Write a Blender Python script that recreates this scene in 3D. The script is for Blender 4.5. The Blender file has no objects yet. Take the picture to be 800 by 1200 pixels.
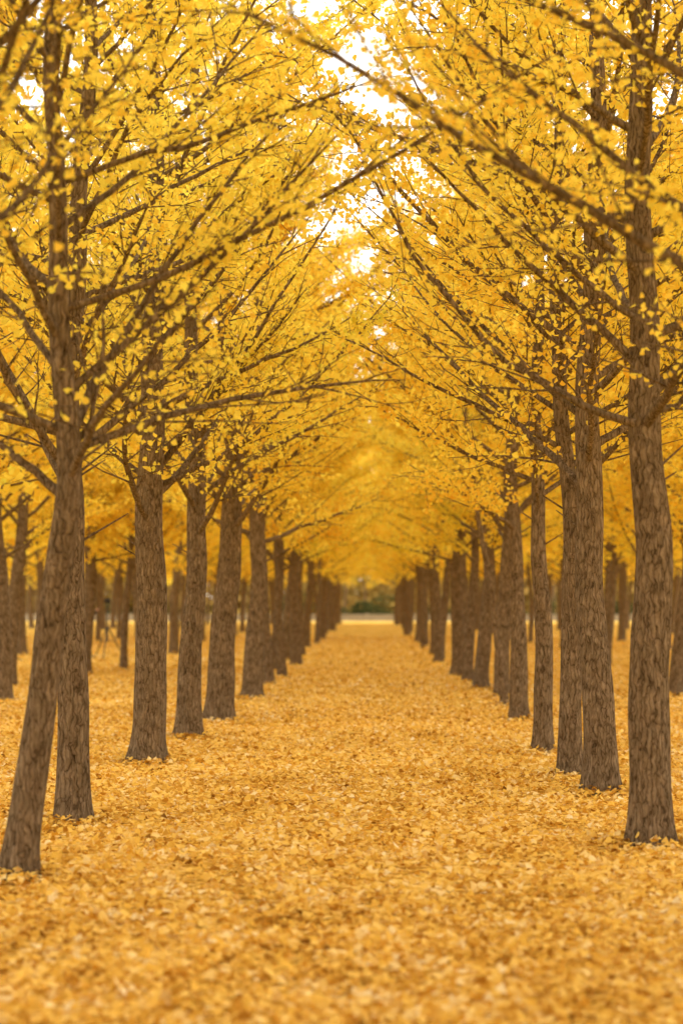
import bpy, math, random
import numpy as np
from mathutils import Vector

scene = bpy.context.scene
try:
    scene.view_settings.view_transform = 'Standard'
    scene.view_settings.look = 'None'
    scene.view_settings.exposure = 0
except Exception as e:
    print(e)

# ------------------------------------------------------------------ helpers
def link(o, parent=None):
    scene.collection.objects.link(o)
    if parent is not None:
        o.parent = parent
    return o

def empty(name, loc=(0, 0, 0)):
    e = bpy.data.objects.new(name, None)
    e.empty_display_size = 0.3
    e.location = loc
    return link(e)

def mesh_np(name, V, F, mat, smooth=False):
    """V (n,3) float, F (m,k) int"""
    me = bpy.data.meshes.new(name)
    V = np.ascontiguousarray(V, dtype=np.float32)
    F = np.ascontiguousarray(F, dtype=np.int32)
    m, k = F.shape
    me.vertices.add(len(V))
    me.vertices.foreach_set("co", V.ravel())
    me.loops.add(m * k)
    me.loops.foreach_set("vertex_index", F.ravel())
    me.polygons.add(m)
    me.polygons.foreach_set("loop_start", np.arange(0, m * k, k, dtype=np.int32))
    me.polygons.foreach_set("use_smooth", np.full(m, smooth, dtype=bool))
    me.update(calc_edges=True)
    me.materials.append(mat)
    return me

def nrm(a):
    return a / (np.linalg.norm(a, axis=-1, keepdims=True) + 1e-9)

class Tubes:
    def __init__(s):
        s.V, s.F, s.n = [], [], 0
    def add(s, P, R, sides, ridge=None):
        P = np.asarray(P, float); n = len(P)
        T = nrm(np.gradient(P, axis=0))
        mean = T.mean(0)
        ref = np.array([1., 0, 0]) if abs(mean[2]) > 0.75 else np.array([0, 0, 1.])
        A = nrm(np.cross(T, ref)); B = np.cross(T, A)
        th = np.linspace(0, 2 * np.pi, sides, endpoint=False)
        R = np.asarray(R, float)[:, None] * np.ones((1, sides))
        if ridge is not None:
            R = R * ridge(th[None, :], P[:, 2][:, None])
        V = P[:, None, :] + R[..., None] * (np.cos(th)[None, :, None] * A[:, None, :] + np.sin(th)[None, :, None] * B[:, None, :])
        s.V.append(V.reshape(-1, 3))
        i = np.arange(n - 1)[:, None] * sides; j = np.arange(sides)[None, :]; j2 = (j + 1) % sides
        F = np.stack([i + j, i + j2, i + sides + j2, i + sides + j], -1).reshape(-1, 4) + s.n
        s.F.append(F); s.n += n * sides
    def mesh(s, name, mat):
        return mesh_np(name, np.concatenate(s.V), np.concatenate(s.F), mat, True)

LEAF = np.array([[0, 0, 0], [.70, -.52, .14], [1.0, -.20, -.02], [1.0, .22, .04], [.72, .52, .12]])
LEAF4 = np.array([[0, 0, 0], [.75, -.52, .1], [1.05, 0, -.02], [.75, .52, .1]])
def leaves_mesh(name, C, U, N, S, mat, curl=None, base=LEAF):
    """fan shaped ginkgo leaves"""
    k = len(base)
    U = nrm(U); W = nrm(np.cross(N, U)); N = np.cross(U, W)
    L = base[None] * S[:, None, None]
    if curl is not None:
        L = L.copy(); L[:, :, 2] *= curl[:, None]
    V = C[:, None, :] + L[..., 0:1] * U[:, None] + L[..., 1:2] * W[:, None] + L[..., 2:3] * N[:, None]
    F = np.arange(len(C) * k).reshape(-1, k)
    return mesh_np(name, V.reshape(-1, 3), F, mat, False)

# ------------------------------------------------------------------ materials
def newmat(name):
    m = bpy.data.materials.new(name); m.use_nodes = True
    nt = m.node_tree; nt.nodes.clear()
    return m, nt, nt.nodes, nt.links

def ramp(nodes, stops, interp='LINEAR'):
    r = nodes.new('ShaderNodeValToRGB'); cr = r.color_ramp; cr.interpolation = interp
    while len(cr.elements) < len(stops): cr.elements.new(0.5)
    for e, (p, c) in zip(cr.elements, stops):
        e.position = p; e.color = (*c, 1)
    return r

def mat_leaf(name, stops, trans=0.45, noise_scale=0.5, nmix=0.5):
    m, nt, N, L = newmat(name)
    geo = N.new('ShaderNodeNewGeometry'); oi = N.new('ShaderNodeObjectInfo')
    noi = N.new('ShaderNodeTexNoise'); noi.inputs['Scale'].default_value = noise_scale
    noi.inputs['Detail'].default_value = 1
    L.new(geo.outputs['Position'], noi.inputs['Vector'])
    m1 = N.new('ShaderNodeMath'); m1.operation = 'MULTIPLY'; m1.inputs[1].default_value = 0.42
    L.new(geo.outputs['Random Per Island'], m1.inputs[0])
    m2 = N.new('ShaderNodeMath'); m2.operation = 'MULTIPLY_ADD'; m2.inputs[1].default_value = nmix
    L.new(noi.outputs['Fac'], m2.inputs[0]); L.new(m1.outputs[0], m2.inputs[2])
    m3 = N.new('ShaderNodeMath'); m3.operation = 'MULTIPLY_ADD'; m3.inputs[1].default_value = 0.18
    L.new(oi.outputs['Random'], m3.inputs[0]); L.new(m2.outputs[0], m3.inputs[2])
    r = ramp(N, stops); L.new(m3.outputs[0], r.inputs[0])
    d = N.new('ShaderNodeBsdfDiffuse')
    t = N.new('ShaderNodeBsdfTranslucent')
    L.new(r.outputs[0], d.inputs['Color']); L.new(r.outputs[0], t.inputs['Color'])
    mx = N.new('ShaderNodeMixShader'); mx.inputs[0].default_value = trans
    L.new(d.outputs[0], mx.inputs[1]); L.new(t.outputs[0], mx.inputs[2])
    out = N.new('ShaderNodeOutputMaterial'); L.new(mx.outputs[0], out.inputs[0])
    return m

M_leaf = mat_leaf('ginkgo_leaf', [(0.14, (0.66, 0.68, 0.10)), (0.36, (0.88, 0.76, 0.11)),
                                  (0.62, (0.91, 0.72, 0.095)), (0.90, (0.88, 0.56, 0.06))], 0.42, 0.5, 0.6)
M_litter = mat_leaf('fallen_leaf', [(0.20, (0.14, 0.06, 0.015)), (0.33, (0.48, 0.24, 0.035)), (0.48, (0.78, 0.47, 0.075)),
                                    (0.66, (0.86, 0.59, 0.15)), (0.84, (0.86, 0.72, 0.42))], 0.12, 1.8, 0.55)
M_green = mat_leaf('shrub_leaf', [(0.2, (0.03, 0.04, 0.015)), (0.8, (0.09, 0.09, 0.03))], 0.2)
M_tan = mat_leaf('autumn_thicket_leaf', [(0.2, (0.35, 0.27, 0.09)), (0.8, (0.62, 0.47, 0.17))], 0.3, 0.15)

def mat_bark():
    m, nt, N, L = newmat('ginkgo_bark')
    tc = N.new('ShaderNodeTexCoord'); oi = N.new('ShaderNodeObjectInfo')
    mp = N.new('ShaderNodeMapping'); mp.inputs['Scale'].default_value = (1, 1, 0.17)
    add = N.new('ShaderNodeVectorMath'); add.operation = 'MULTIPLY_ADD'
    cmb = N.new('ShaderNodeCombineXYZ')
    for k in range(3): L.new(oi.outputs['Random'], cmb.inputs[k])
    add.inputs[1].default_value = (17, 31, 23)
    L.new(cmb.outputs[0], add.inputs[0]); L.new(tc.outputs['Object'], add.inputs[2])
    n0 = N.new('ShaderNodeTexNoise'); n0.inputs['Scale'].default_value = 11; n0.inputs['Detail'].default_value = 2
    L.new(add.outputs[0], n0.inputs['Vector'])
    warp = N.new('ShaderNodeVectorMath'); warp.operation = 'MULTIPLY_ADD'; warp.inputs[1].default_value = (0.06, 0.06, 0.16)
    L.new(n0.outputs['Color'], warp.inputs[0]); L.new(add.outputs[0], warp.inputs[2])
    L.new(warp.outputs[0], mp.inputs['Vector'])
    vo = N.new('ShaderNodeTexVoronoi'); vo.feature = 'DISTANCE_TO_EDGE'; vo.inputs['Scale'].default_value = 34
    L.new(mp.outputs[0], vo.inputs['Vector'])
    n1 = N.new('ShaderNodeTexNoise'); n1.inputs['Scale'].default_value = 46; n1.inputs['Detail'].default_value = 5
    n1.inputs['Roughness'].default_value = 0.75
    L.new(mp.outputs[0], n1.inputs['Vector'])
    rv = ramp(N, [(0.0, (0.0, 0.0, 0.0)), (0.12, (0.65, 0.65, 0.65)), (0.45, (1, 1, 1))])
    L.new(vo.outputs['Distance'], rv.inputs[0])
    hm = N.new('ShaderNodeMath'); hm.operation = 'MULTIPLY_ADD'; hm.inputs[1].default_value = 0.30
    L.new(rv.outputs[0], hm.inputs[0]); L.new(n1.outputs['Fac'], hm.inputs[2])
    col = ramp(N, [(0.38, (0.055, 0.038, 0.022)), (0.56, (0.185, 0.135, 0.085)), (0.76, (0.31, 0.24, 0.16)), (1.0, (0.46, 0.38, 0.27))])
    L.new(hm.outputs[0], col.inputs[0])
    col2 = ramp(N, [(0.3, (0.74, 0.70, 0.62)), (0.7, (1.12, 1.07, 1.0))])
    L.new(n0.outputs['Fac'], col2.inputs[0])
    mix = N.new('ShaderNodeMix'); mix.data_type = 'RGBA'; mix.blend_type = 'MULTIPLY'; mix.inputs[0].default_value = 1
    L.new(col.outputs[0], mix.inputs[6]); L.new(col2.outputs[0], mix.inputs[7])
    b = N.new('ShaderNodeBump'); b.inputs['Strength'].default_value = 1.0; b.inputs['Distance'].default_value = 0.03
    L.new(hm.outputs[0], b.inputs['Height'])
    p = N.new('ShaderNodeBsdfDiffuse'); p.inputs['Roughness'].default_value = 0.5
    L.new(mix.outputs[2], p.inputs['Color']); L.new(b.outputs[0], p.inputs['Normal'])
    out = N.new('ShaderNodeOutputMaterial'); L.new(p.outputs[0], out.inputs[0])
    return m
M_bark = mat_bark()

def mat_ground():
    m, nt, N, L = newmat('leaf_covered_ground')
    geo = N.new('ShaderNodeNewGeometry')
    nw = N.new('ShaderNodeTexNoise'); nw.inputs['Scale'].default_value = 18; nw.inputs['Detail'].default_value = 1
    L.new(geo.outputs['Position'], nw.inputs['Vector'])
    wv = N.new('ShaderNodeVectorMath'); wv.operation = 'MULTIPLY_ADD'; wv.inputs[1].default_value = (0.05, 0.05, 0)
    L.new(nw.outputs['Color'], wv.inputs[0]); L.new(geo.outputs['Position'], wv.inputs[2])
    vo = N.new('ShaderNodeTexVoronoi'); vo.inputs['Scale'].default_value = 21; L.new(wv.outputs[0], vo.inputs['Vector'])
    sp = N.new('ShaderNodeSeparateColor'); L.new(vo.outputs['Color'], sp.inputs[0])
    n1 = N.new('ShaderNodeTexNoise'); n1.inputs['Scale'].default_value = 0.9; n1.inputs['Detail'].default_value = 3
    L.new(geo.outputs['Position'], n1.inputs['Vector'])
    a = N.new('ShaderNodeMath'); a.operation = 'MULTIPLY'; a.inputs[1].default_value = 0.5; L.new(sp.outputs[0], a.inputs[0])
    s = N.new('ShaderNodeMath'); s.operation = 'MULTIPLY_ADD'; s.inputs[1].default_value = 0.6
    L.new(n1.outputs['Fac'], s.inputs[0]); L.new(a.outputs[0], s.inputs[2])
    col = ramp(N, [(0.15, (0.15, 0.07, 0.016)), (0.35, (0.46, 0.24, 0.035)), (0.55, (0.76, 0.47, 0.08)), (0.85, (0.84, 0.61, 0.22))])
    L.new(s.outputs[0], col.inputs[0])
    b = N.new('ShaderNodeBump'); b.inputs['Strength'].default_value = 0.8; b.inputs['Distance'].default_value = 0.03
    L.new(sp.outputs[1], b.inputs['Height'])
    p = N.new('ShaderNodeBsdfDiffuse')
    L.new(col.outputs[0], p.inputs['Color']); L.new(b.outputs[0], p.inputs['Normal'])
    out = N.new('ShaderNodeOutputMaterial'); L.new(p.outputs[0], out.inputs[0])
    return m
M_ground = mat_ground()

def mat_plain(name, c, rough=0.7, metal=0, var=0.25, scale=6):
    m, nt, N, L = newmat(name)
    tc = N.new('ShaderNodeTexCoord'); n = N.new('ShaderNodeTexNoise'); n.inputs['Scale'].default_value = scale
    n.inputs['Detail'].default_value = 4; L.new(tc.outputs['Object'], n.inputs['Vector'])
    r = ramp(N, [(0.3, tuple(x * (1 - var) for x in c)), (0.7, tuple(min(1, x * (1 + var)) for x in c))])
    L.new(n.outputs['Fac'], r.inputs[0])
    p = N.new('ShaderNodeBsdfPrincipled'); p.inputs['Roughness'].default_value = rough; p.inputs['Metallic'].default_value = metal
    L.new(r.outputs[0], p.inputs['Base Color'])
    out = N.new('ShaderNodeOutputMaterial'); L.new(p.outputs[0], out.inputs[0])
    return m
M_conc = mat_plain('pale_concrete', (0.34, 0.30, 0.24), 0.85)
M_road = mat_plain('road_surface', (0.28, 0.22, 0.15), 0.9)
M_dark = mat_plain('dark_cloth', (0.03, 0.035, 0.06), 0.8)
M_jean = mat_plain('trouser_cloth', (0.04, 0.04, 0.045), 0.8)
M_skin = mat_plain('skin', (0.5, 0.3, 0.2), 0.6, 0, 0.08)
M_black = mat_plain('black_metal', (0.02, 0.02, 0.022), 0.4)

# ------------------------------------------------------------------ tree generator
def smooth_axis(ctrl, H, rng, wob=0.08):
    z = np.concatenate([np.linspace(0, 0.6, 12, endpoint=False), np.linspace(0.6, H, 64)])
    cz = [0.0] + [c[0] for c in ctrl]; cx = [0.0] + [c[1] for c in ctrl]
    zz = np.linspace(0, H, 400)
    x = np.interp(zz, cz, cx)
    k = 41; ker = np.hanning(k); ker /= ker.sum()
    xs = np.convolve(np.pad(x, k // 2, mode='edge'), ker, 'valid')
    xs -= xs[0]
    ph = rng.uniform(0, 6.28, 4)
    up = np.clip(z / 2, 0, 1)
    X = np.interp(z, zz, xs) + up * wob * (np.sin(z * 1.1 + ph[0]) - math.sin(ph[0])) * .6 + 0.014 * np.sin(z * 4 + ph[2]) * up
    Y = up * wob * (np.sin(z * 0.9 + ph[1]) - math.sin(ph[1])) + 0.008 * np.sin(z * 3.7 + ph[3]) * up
    return np.stack([X, Y, z], 1)

def build_tree(name, seed, H=10.0, r0=0.15, ctrl=(), first=2.45, dens=1.0, low_sparse=False, extra=(), crown=2.3, nprim=42, leafsize=0.050, lod=False):
    rng = np.random.default_rng(seed)
    T = Tubes()
    ax = smooth_axis(list(ctrl), H, rng)
    z = ax[:, 2]
    R = r0 * np.clip(1 - z / (H * 1.02), 0.01, 1) ** 1.05 + r0 * 0.30 * np.exp(-z / 0.11)
    ph = rng.uniform(0, 6.28, 12)
    def ridge(th, zz):
        f = 1 + 0.09 * np.sin(3 * th + ph[0]) * np.exp(-zz / 0.35) + 0.12 * np.sin(5 * th + ph[1]) * np.exp(-zz / 0.22)
        f += 0.03 * np.sin(2 * th + ph[2] + zz * 0.6) + 0.02 * np.sin(4 * th + zz * 1.9 + ph[3]) + 0.018 * np.sin(9 * th + 2.3 * zz + ph[4]) * np.sin(7 * zz + ph[5])
        f += 0.014 * np.sin(13 * th - 3.1 * zz + ph[6]) + 0.02 * np.sin(9.7 * zz + ph[7] + 2 * th)
        return f
    ts = 12 if lod else 30
    T.add(ax, R, ts, ridge)
    T.V[-1][:ts, 2] -= 0.05      # sink the foot a little
    spurs = []; wts = []
    def at(zv):
        return np.array([np.interp(zv, z, ax[:, 0]), np.interp(zv, z, ax[:, 1]), zv])
    def rad(zv): return float(np.interp(zv, z, R))
    def leafy(P, w, f0=0.0):
        d = np.linalg.norm(np.diff(P, axis=0), axis=1); cum = np.concatenate([[0], np.cumsum(d)])
        n = int(cum[-1] / 0.05)
        if n < 1: return
        t = rng.uniform(f0, 1.0, n) * cum[-1]
        q = np.stack([np.interp(t, cum, P[:, k]) for k in range(3)], 1)
        spurs.append(q); wts.append(np.full(n, w))
    def primary(P, rb, w, L):
        n = len(P)
        T.add(P, rb * np.linspace(1, 0.0, n) ** 0.75 * 0.93 + 0.003, 4 if lod else 7)
        leafy(P, w, 0.25)
        ns = int(4 + L * 4.2)
        for i in range(ns):
            f = 0.18 + 0.8 * (i + rng.uniform(0, 1)) / ns
            k = f * (n - 1); a = int(k); b = min(a + 1, n - 1); p = P[a] + (P[b] - P[a]) * (k - a)
            d = nrm(P[b] - P[max(a - 1, 0)])
            side = nrm(np.cross(d, np.array([0, 0, 1.]))) * (1 if i % 2 else -1)
            ang = rng.uniform(0.5, 1.0)
            d2 = nrm(d * math.cos(ang) + side * math.sin(ang) + np.array([0, 0, rng.uniform(-0.4, 0.45)]))
            l2 = L * rng.uniform(0.22, 0.45) * (1.15 - f * 0.75)
            m = 5; tt = np.linspace(0, 1, m)[:, None]
            Q = p + d2 * l2 * tt + np.array([0, 0, 1.]) * l2 * rng.uniform(-0.15, 0.22) * tt ** 2 + rng.normal(0, 0.012, (m, 3)) * tt
            if not lod or i % 3 == 0:
                T.add(Q, np.linspace(max(0.006, rb * 0.33 * (1 - f * 0.6)), 0.0022, m), 3 if lod else 4)
            leafy(Q, w * 1.1, 0.05)
            for j in range(3):
                if rng.random() < 0.75:
                    e = Q[rng.integers(1, m - 1)]
                    d3 = nrm(d2 + rng.normal(0, 0.6, 3)); l3 = l2 * rng.uniform(0.25, 0.55)
                    Q3 = np.array([e, e + d3 * l3 * 0.5, e + d3 * l3 + np.array([0, 0, l3 * 0.1])])
                    if not lod: T.add(Q3, [0.004, 0.003, 0.002], 3)
                    leafy(Q3, w * 1.1)
    az = rng.uniform(0, 6.28)
    for i in range(nprim):
        u = (i + rng.uniform(-0.3, 0.3)) / nprim; u = min(max(u, 0), 1)
        zb = first + (H - first - 0.3) * u ** 1.0
        az += 2.399 + rng.uniform(-0.6, 0.6)
        L = crown * (1.0 + 0.25 * math.sin(u * 3.0)) * (1 - u) ** 0.55 * rng.uniform(0.6, 1.2) + 0.35
        el = math.radians(rng.uniform(14, 42) + 22 * u)
        m = 11; tt = np.linspace(0, 1, m)[:, None]
        h = np.array([math.cos(az), math.sin(az), 0])
        d = h * math.cos(el) + np.array([0, 0, math.sin(el)])
        s = nrm(np.cross(d, np.array([0, 0, 1.]))) * rng.uniform(-0.28, 0.28)
        bend = rng.uniform(-0.18, 0.34)
        P = at(zb) + d * L * tt + s * L * tt ** 2 + np.array([0, 0, 1.]) * L * bend * tt ** 2
        wk = np.cumsum(rng.normal(0, 0.014, (m, 3)), axis=0); P += wk - wk[0]
        w = dens * (0.22 + 0.78 * min(1, u * 2.6) if low_sparse else 0.7 + 0.3 * min(1, u * 4))
        primary(P, min(rad(zb) * 0.36, 0.012 + L * 0.010), w, L)
    for i in range(4):
        zb = rng.uniform(first - 0.5, first + 0.4); a = rng.uniform(0, 6.28)
        P = at(zb) + np.array([math.cos(a), math.sin(a), 0.6]) * np.linspace(0, rng.uniform(0.15, 0.5), 4)[:, None]
        T.add(P, [0.012, 0.009, 0.007, 0.004], 5)
    for E in extra:
        C = np.array(E['p'], float); t = np.linspace(0, len(C) - 1, 14)
        P = np.stack([np.interp(t, np.arange(len(C)), C[:, k]) for k in range(3)], 1)
        for _ in range(2): P[1:-1] = (P[:-2] + 2 * P[1:-1] + P[2:]) / 4
        P[1:-1] += rng.normal(0, 0.010, (12, 3))
        primary(P, E.get('r', 0.028), dens * E.get('w', 0.4), float(np.linalg.norm(np.diff(P, axis=0), axis=1).sum()))
    S = np.concatenate(spurs); W = np.concatenate(wts)
    cl = 0.45 + 1.05 * (np.sin(S[:, 0] * 4.1 + seed) * np.sin(S[:, 1] * 3.7 + 1) * np.sin(S[:, 2] * 4.5 + 2) + 0.5)
    cnt = rng.poisson(np.clip(W * (1.0 if lod else 3.3) * cl, 0, 9))
    C = np.repeat(S, cnt, axis=0); n = len(C)
    U = nrm(rng.normal(0, 1, (n, 3)) + np.array([0, 0, -0.25]))
    C = C + U * rng.uniform(0.01, 0.06, (n, 1))
    Nn = nrm(rng.normal(0, 1, (n, 3)) + np.array([0, 0, 0.9]))
    me_l = leaves_mesh(name + '_foliage', C, U, Nn, leafsize * rng.uniform(0.65, 1.2, n), M_leaf, rng.uniform(-1, 2.2, n), LEAF4 if lod else LEAF)
    me_w = T.mesh(name + '_wood', M_bark)
    return me_w, me_l, n

def place_tree(wood, fol, x, y, rot=0.0, sc=1.0, parent=None, name='ginkgo_tree', tilt=(0, 0)):
    if parent is None:
        e = empty(name, (x, y, 0)); e.rotation_euler = (tilt[0], tilt[1], rot); e.scale = (sc, sc, sc)
        a = bpy.data.objects.new('trunk_and_branches', wood); link(a, e)
        b = bpy.data.objects.new('foliage', fol); link(b, e)
    else:
        for me, nn in ((wood, 'trunk_and_branches'), (fol, 'foliage')):
            a = bpy.data.objects.new(nn, me); link(a, parent)
            a.location = (x, y, 0); a.rotation_euler = (tilt[0], tilt[1], rot); a.scale = (sc, sc, sc)

trunks_xy = []
KEY = [
 # x, d, r0, ctrl, H, opts
 (-2.05, 9.9, .10, [(3, .05)], 8.5, dict(dens=.38, low_sparse=True, first=2.7, nprim=34, leafsize=.044)),
 (-1.97, 12.6, .098, [(1.11, .12), (2.28, .243), (3.54, .243), (5, .23)], 8.5, dict(dens=.50, low_sparse=True, first=2.25, nprim=38, leafsize=.045,
     extra=[dict(p=[(.24, 0, 2.45), (.5, .2, 3.0), (.95, .3, 3.75), (1.5, .5, 4.5)], w=.35), dict(p=[(.22, 0, 2.2), (-.1, .1, 2.45), (-.45, 0, 2.8)], w=.1, r=.03),
            dict(p=[(.24, 0, 2.3), (.42, -.1, 2.6), (.5, -.1, 3.1), (.48, -.1, 3.5)], w=.1, r=.018)])),
 (-2.08, 15.7, .122, [(1, 0), (2.2, .03), (4, .09), (5.8, .12)], 9.0, dict(dens=.66, low_sparse=True, first=2.3, nprim=40, leafsize=.046)),
 (-2.13, 21.5, .172, [(1.6, .11), (2.85, .15), (4.5, .11), (7.4, .12)], 10, dict(dens=.85, low_sparse=True, first=2.35,
     extra=[dict(p=[(.15, 0, 2.9), (.55, -.2, 3.4), (1.15, -.3, 4.2), (2.2, -.3, 5.9)], w=.5, r=.035), dict(p=[(.15, 0, 2.7), (.9, -.4, 3.0), (1.7, -.5, 3.7), (2.4, -.5, 4.5)], w=.5, r=.03)])),
 (-2.02, 25.2, .142, [(2.4, 0)], 10, dict(low_sparse=True, dens=1.0, first=2.3)),
 (-1.90, 28.7, .188, [(2.5, .10), (5, .05)], 10.0, dict(dens=1.0, crown=2.4)),
 (-1.83, 35.2, .165, [(2.3, .08)], 10.2, dict(dens=1.1, crown=2.45)),
 (1.98, 10.6, .13, [(3, -.05)], 9, dict(dens=.42, first=2.9, nprim=30, leafsize=.042)),
 (1.83, 14.3, .142, [(1.6, -.06), (2.8, -.115), (4.1, -.08), (5.4, -.04)], 10, dict(dens=.62, first=2.7, low_sparse=True, nprim=36, leafsize=.045,
     extra=[dict(p=[(-.1, 0, 2.72), (-.5, .1, 2.86), (-.95, .1, 3.12), (-1.4, .1, 3.6), (-1.7, .1, 4.1), (-1.95, .1, 4.75)], w=.4, r=.028),
            dict(p=[(-.1, 0, 3.4), (-.6, -.1, 3.75), (-1.2, -.2, 4.3), (-1.7, -.2, 5.2)], w=.4, r=.022),
            dict(p=[(-.08, 0, 2.75), (.2, .1, 2.85), (.6, .1, 3.3)], w=.3, r=.03)])),
 (1.92, 18.1, .145, [(1.25, -.05), (2.6, -.12), (3.7, -.17), (5.1, -.08), (6.5, -.01)], 10, dict(dens=.72, low_sparse=True, nprim=38)),
 (1.81, 19.8, .110, [(1.6, -.04), (2.7, -.08), (3.9, -.11)], 9, dict(dens=.65, low_sparse=True, first=2.5, nprim=34)),
 (1.80, 22.7, .100, [(1.6, .0), (4, .0)], 9, dict(dens=.8, nprim=38)),
 (1.95, 28.7, .118, [(2.5, .0)], 10, dict(dens=1.0, crown=2.4)),
 (2.02, 32.5, .060, [(2.2, -.29), (4, -.52)], 6.5, dict(crown=1.2, nprim=18, first=2.9)),
 (2.15, 35.5, .130, [(2.5, .02)], 10.2, dict(dens=1.1, crown=2.45)),
]
tot = 0
for i, (x, y, r0, ctrl, H, o) in enumerate(KEY):
    w, f, n = build_tree('key%d' % i, 100 + i, H=H, r0=r0, ctrl=ctrl, **o)
    place_tree(w, f, x, y); trunks_xy.append((x, y, r0)); tot += n
print('key leaves', tot)
def variants(lod):
    out = []
    for i in range(5):
        rr = [.120, .155, .10, .165, .115][i]
        w, f, n = build_tree(('far%d' if lod else 'var%d') % i, 300 + i, H=[10.2, 10.8, 9.4, 11.2, 9.8][i], r0=rr,
                             ctrl=[(1.2, [.06, -.07, .04, -.04, .09][i]), (3, [.16, -.11, -.12, .11, .02][i])],
                             crown=2.45, nprim=40, dens=1.0, leafsize=0.11 if lod else 0.062, first=[2.4, 2.5, 2.3, 2.6, 2.45][i], lod=lod)
        out.append((w, f, rr)); print('var leaves', n)
    return out
VARS = variants(False); FARV = variants(True)

rnd = random.Random(5)
def rtree(x, y, parent=None, sc=None):
    if 12 < y < 57.4 and abs(x / y + 0.1169) < 0.0058:   # keep the gap where the tripod stands visible between stems
        return
    w, f, rr = rnd.choice(FARV if (y > 48 or abs(x) > 8 or (abs(x) > 4 and y < 30) or y < 9) else VARS)
    s = sc or rnd.uniform(0.86, 1.06)
    place_tree(w, f, x, y, rnd.uniform(0, 6.28), s, parent, tilt=(rnd.uniform(-.045, .045), rnd.uniform(-.045, .045)))
    trunks_xy.append((x, y, rr * s))
far = empty('distant_ginkgo_trees')
for x, y in [(-1.81, 41), (-1.73, 45), (1.97, 38.5), (1.9, 42.0), (1.86, 45.2)]:
    rtree(x, y)
for sx in (-1, 1):
    y = 49
    while y < 141:
        rtree(sx * 1.9 + rnd.uniform(-.22, .22), y + rnd.uniform(-.3, .3), None if y < 75 else far)
        y += 4.4 + rnd.uniform(-1.2, 1.2)
# the avenue continues beside and behind the photographer
for y in (6.2, 2.6, -1.2, -5.0, -9.0):
    for sx in (-1, 1):
        rtree(sx * 2.15, y + rnd.uniform(-.3, .3), sc=1.45)
for y in (6.5, 1.5, -4):
    for sx in (-1, 1):
        rtree(sx * 6.2, y, sc=1.2)
for x, y in [(-6.4, 39.6), (-5.9, 46.2), (-5.37, 49), (-4.75, 46.5), (5.0, 36)]:
    rtree(x, y, sc=0.90)
for row in range(1, 5):
    for sx in (-1, 1):
        X = sx * (1.85 + 3.85 * row)
        y = (13 if row == 1 else 16 + row * 6) + rnd.uniform(0, 3)
        while y < 141:
            xx = X + rnd.uniform(-.4, .4)
            skip = (row == 1 and sx < 0 and 37 < y < 51) or (row == 1 and sx > 0 and 34 < y < 38) or (abs(xx + 7.2) < 1.3 and 55 < y < 61)
            if abs(xx) < 0.19 * y + 4.5 and not skip:
                rtree(xx, y, None if (y < 60 and row <= 2) else far)
            y += (4.2 if row < 3 else 5.2) + rnd.uniform(-.8, .9)
for i in range(44):
    rtree(rnd.uniform(-42, 42), rnd.uniform(166, 198), far, sc=rnd.uniform(0.8, 1.3))

# ------------------------------------------------------------------ ground and litter
me = mesh_np('ground', np.array([[-600, -100, 0], [600, -100, 0], [600, 1200, 0], [-600, 1200, 0]]), np.array([[0, 1, 2, 3]]), M_ground)
link(bpy.data.objects.new('ground', me))

rng = np.random.default_rng(9)
Cs = []; Ss = []
def scatter(y0, y1, dens, smul):
    n = int((y1 - y0) * 2 * (0.22 * y1 + 1.0) * dens)
    y = rng.uniform(y0, y1, n); x = rng.uniform(-1, 1, n) * (0.22 * y1 + 1.0)
    k = np.abs(x) < 0.22 * y + 1.0
    x = x[k]; y = y[k]
    pile = 0.5 + 0.5 * np.sin(x * 2.3 + 1.5 * np.sin(y * 1.1)) * np.sin(y * 1.9 + 1.3 * np.sin(x * 1.7))
    z = 0.006 + rng.uniform(0, 1, len(x)) ** 1.5 * (0.03 + 0.035 * pile)
    Cs.append(np.stack([x, y, z], 1)); Ss.append(0.050 * smul * rng.uniform(0.5, 1.25, len(x)))
ys = [(3, 7, 120, 1), (7, 12, 560, 1), (12, 20, 400, 1), (20, 32, 210, 1.05), (32, 50, 100, 1.15), (50, 90, 30, 1.4)]
for a in ys: scatter(*a)
for (x, y, r) in trunks_xy:
    if 3 < y < 40 and abs(x) < 7:
        n = 260; a = rng.uniform(0, 6.28, n); q = r * 1.25 + np.abs(rng.normal(0, 0.14, n))
        Cs.append(np.stack([x + np.cos(a) * q, y + np.sin(a) * q, 0.01 + 0.09 * np.exp(-(q - r) / 0.12) * rng.uniform(0, 1, n)], 1))
        Ss.append(0.050 * rng.uniform(0.6, 1.2, n))
C = np.concatenate(Cs); S = np.concatenate(Ss); n = len(C)
a = rng.uniform(0, 6.28, n)
U = np.stack([np.cos(a), np.sin(a), rng.normal(0, 0.34, n)], 1)
Nn = nrm(np.stack([rng.normal(0, 0.55, n), rng.normal(0, 0.55, n), np.ones(n)], 1))
me = leaves_mesh('fallen_leaves', C, U, Nn, S, M_litter, rng.uniform(-1.5, 3, n))
link(bpy.data.objects.new('fallen_leaves', me)); print('litter', n)

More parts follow.
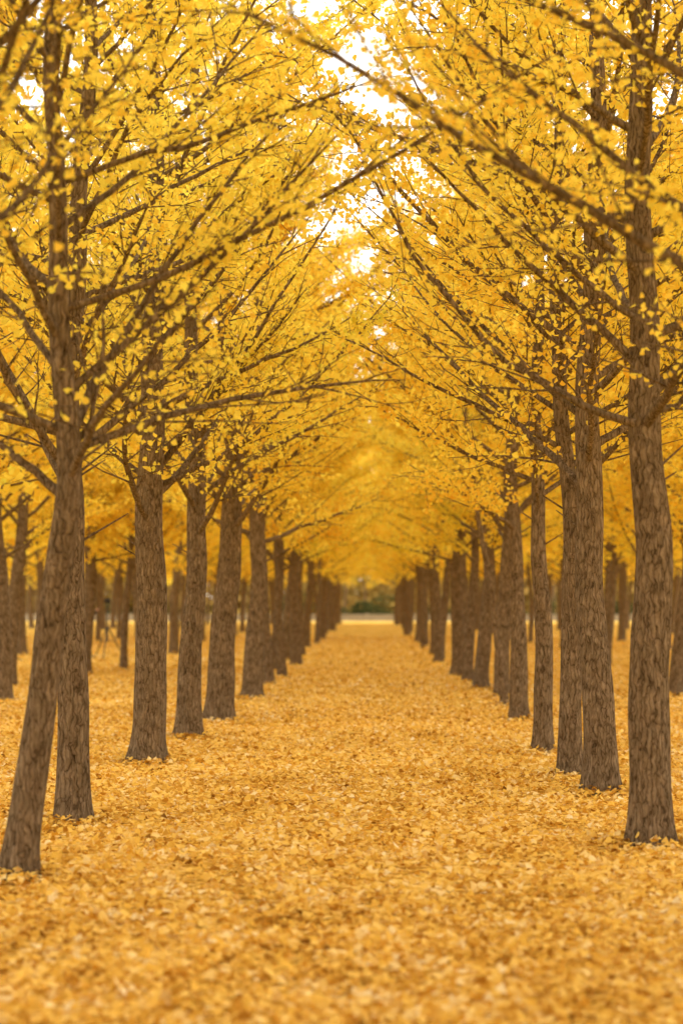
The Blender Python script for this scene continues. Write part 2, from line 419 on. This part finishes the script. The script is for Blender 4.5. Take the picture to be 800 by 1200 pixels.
# ------------------------------------------------------------------ far end of the avenue
def box(name, x0, x1, y0, y1, z0, z1, mat, parent=None):
    V = np.array([[x, y, z] for x in (x0, x1) for y in (y0, y1) for z in (z0, z1)], float)
    F = np.array([[0, 1, 3, 2], [4, 6, 7, 5], [0, 4, 5, 1], [2, 3, 7, 6], [0, 2, 6, 4], [1, 5, 7, 3]])
    return link(bpy.data.objects.new(name, mesh_np(name, V, F, mat)), parent)
box('road', -200, 200, 152, 160, -0.1, 0.02, M_road)
wall = empty('low_concrete_wall', (0, 0, 0))
box('wall_body', -60, 60, 150, 150.3, 0, 0.36, M_conc, wall)
box('wall_coping', -60.05, 60.05, 149.95, 150.35, 0.363, 0.44, M_conc, wall)
for i in range(-30, 31):
    box('pier', i * 2 - 0.1, i * 2 + 0.1, 149.88, 149.947, 0, 0.52, M_conc, wall)
def shrubs(name, num, xr, yr, hr, wr, nl, ls, mat):
    Cc = []
    for i in range(num):
        cx, cy = rnd.uniform(-xr, xr), rnd.uniform(*yr); h = rnd.uniform(*hr); w = rnd.uniform(*wr)
        v = nrm(rng.normal(0, 1, (nl, 3))) * rng.uniform(0.6, 1.05, (nl, 1))
        Cc.append(v * np.array([w, w, h]) + np.array([cx, cy, h * 0.9]))
    C = np.concatenate(Cc); n = len(C)
    me = leaves_mesh(name, C, rng.normal(0, 1, (n, 3)), rng.normal(0, 1, (n, 3)), ls * rng.uniform(.6, 1.3, n), mat, None, LEAF4)
    link(bpy.data.objects.new(name, me))
shrubs('evergreen_shrubs', 60, 45, (163, 169), (0.4, 1.1), (0.7, 1.6), 400, 0.17, M_green)
shrubs('autumn_thicket', 240, 75, (200, 224), (2.5, 6.0), (2.0, 4.5), 500, 0.5, M_tan)

# ------------------------------------------------------------------ tripod and photographer among the left-hand trees
T = Tubes()
T.add([(0, 0, .45), (0, 0, 1.0), (0, 0, 1.45)], [.022, .019, .016], 8)
for k in range(3):
    a = k * 2.094 + .4
    T.add([(0, 0, .85), (math.cos(a) * .24, math.sin(a) * .24, .42), (math.cos(a) * .46, math.sin(a) * .46, 0.01)], [.018, .016, .014], 6)
    T.add([(0, 0, .50), (math.cos(a) * .22, math.sin(a) * .22, .44)], [.008, .008], 5)
st = empty('camera_tripod', (-6.72, 57.5, 0))
link(bpy.data.objects.new('tripod_legs', T.mesh('tripod_legs', M_black)), st)
box('camera_body', -.075, .075, -.04, .04, 1.452, 1.56, M_black, st)
box('camera_prism', -.03, .03, -.03, .03, 1.562, 1.60, M_black, st)
T = Tubes(); T.add([(0, -.038, 1.505), (0, -.09, 1.505), (0, -.17, 1.505), (0, -.175, 1.505)], [.036, .036, .042, .03], 14)
link(bpy.data.objects.new('camera_lens', T.mesh('camera_lens', M_black)), st)

def skin_body(name, verts, edges, radii, mat, parent, root=0):
    me = bpy.data.meshes.new(name); me.from_pydata(verts, edges, []); me.update()
    o = bpy.data.objects.new(name, me); link(o, parent)
    me.materials.append(mat)
    o.modifiers.new('Skin', 'SKIN')
    bpy.context.view_layer.update()
    for i, sv in enumerate(me.skin_vertices[0].data):
        sv.radius = radii[i]; sv.use_root = (i == root)
    sub = o.modifiers.new('Sub', 'SUBSURF'); sub.levels = 2; sub.render_levels = 2
    return o
try:
    pp = empty('photographer', (-7.40, 58.3, 0)); pp.rotation_euler = (0, 0, math.radians(60))
    skin_body('trousers', [(0, 0, .95), (.09, 0, .88), (.11, -.02, .5), (.12, 0, .1), (-.09, 0, .88), (-.12, .02, .5), (-.13, .05, .1)],
              [(0, 1), (1, 2), (2, 3), (0, 4), (4, 5), (5, 6)], [(.14, .11), (.09, .09), (.065, .065), (.05, .05), (.09, .09), (.065, .065), (.05, .05)], M_jean, pp)
    skin_body('jacket', [(0, 0, .92), (0, 0, 1.15), (0, 0, 1.38), (0, 0, 1.48), (.17, 0, 1.40), (.24, -.04, 1.14), (.14, -.28, 1.22), (-.17, 0, 1.40), (-.25, -.04, 1.14), (-.12, -.28, 1.25)],
              [(0, 1), (1, 2), (2, 3), (2, 4), (4, 5), (5, 6), (2, 7), (7, 8), (8, 9)],
              [(.16, .12), (.15, .11), (.15, .11), (.07, .07), (.07, .07), (.055, .055), (.038, .038), (.07, .07), (.055, .055), (.038, .038)], M_dark, pp)
    skin_body('head', [(0, 0, 1.48), (0, -.01, 1.56), (0, -.015, 1.66), (0, -.01, 1.72)], [(0, 1), (1, 2), (2, 3)], [(.05, .05), (.065, .075), (.078, .09), (.05, .06)], M_skin, pp)
    skin_body('hair', [(0, .03, 1.60), (0, .025, 1.69), (0, 0.01, 1.75)], [(0, 1), (1, 2)], [(.07, .065), (.085, .085), (.06, .07)], M_black, pp)
    for sx in (-1, 1):
        skin_body('hand', [(sx * .13, -.29, 1.24), (sx * .09, -.36, 1.27), (sx * .06, -.40, 1.29), (sx * .05, -.34, 1.30)], [(0, 1), (1, 2), (1, 3)], [(.026, .026), (.034, .022), (.016, .014), (.012, .012)], M_skin, pp)
        skin_body('shoe', [(sx * .125, .04 if sx < 0 else 0, .06), (sx * .13, -.08, .045), (sx * .135, -.18, .035)], [(0, 1), (1, 2)], [(.05, .05), (.045, .04), (.035, .03)], M_black, pp)
except Exception as ex:
    print('person', ex)

T = Tubes()
T.add([(0, 0, .02), (-.25, 0, .12), (-.5, .05, .32), (-.62, .1, .55)], [.02, .016, .012, .006], 6)
T.add([(-.25, 0, .12), (-.3, .1, .3), (-.45, .15, .42)], [.01, .008, .004], 5)
o = bpy.data.objects.new('fallen_branch', T.mesh('fallen_branch', M_bark)); o.location = (-8.6, 55.5, 0); link(o)

# ------------------------------------------------------------------ sky, sun, camera
w = bpy.data.worlds.new('World'); scene.world = w; w.use_nodes = True
N = w.node_tree.nodes; L = w.node_tree.links
bg = N['Background']
sky = N.new('ShaderNodeTexSky'); sky.sky_type = 'NISHITA'; sky.sun_disc = False
SE, SA = math.radians(42), math.radians(35)
sky.sun_elevation = SE; sky.sun_rotation = SA; sky.dust_density = 4; sky.air_density = 1.2
hs = N.new('ShaderNodeHueSaturation'); hs.inputs['Saturation'].default_value = 0.2; L.new(sky.outputs[0], hs.inputs['Color'])
mx = N.new('ShaderNodeMix'); mx.data_type = 'RGBA'; mx.inputs[0].default_value = 0.7
mx.inputs[7].default_value = (18.5, 17.8, 16.6, 1)
L.new(hs.outputs[0], mx.inputs[6]); L.new(mx.outputs[2], bg.inputs['Color'])
bg.inputs['Strength'].default_value = 0.15

sd = bpy.data.lights.new('sun', 'SUN'); sd.energy = 3.2; sd.angle = math.radians(14); sd.color = (1, .95, .86)
so = bpy.data.objects.new('sun', sd); link(so)
dirv = Vector((math.sin(SA) * math.cos(SE), math.cos(SA) * math.cos(SE), math.sin(SE)))
so.rotation_euler = dirv.to_track_quat('Z', 'Y').to_euler(); so.location = dirv * 50

cd = bpy.data.cameras.new('camera'); co = bpy.data.objects.new('camera', cd); link(co)
co.location = (0, 0, 1.6); co.rotation_euler = (math.radians(90), 0, 0)
cd.sensor_fit = 'AUTO'; cd.sensor_width = 36; cd.lens = 78
cd.shift_x = -0.025; cd.shift_y = 0.0833; cd.clip_end = 3000; cd.clip_start = 0.1
cd.dof.use_dof = True; cd.dof.focus_distance = 18; cd.dof.aperture_fstop = 1.7
scene.camera = co
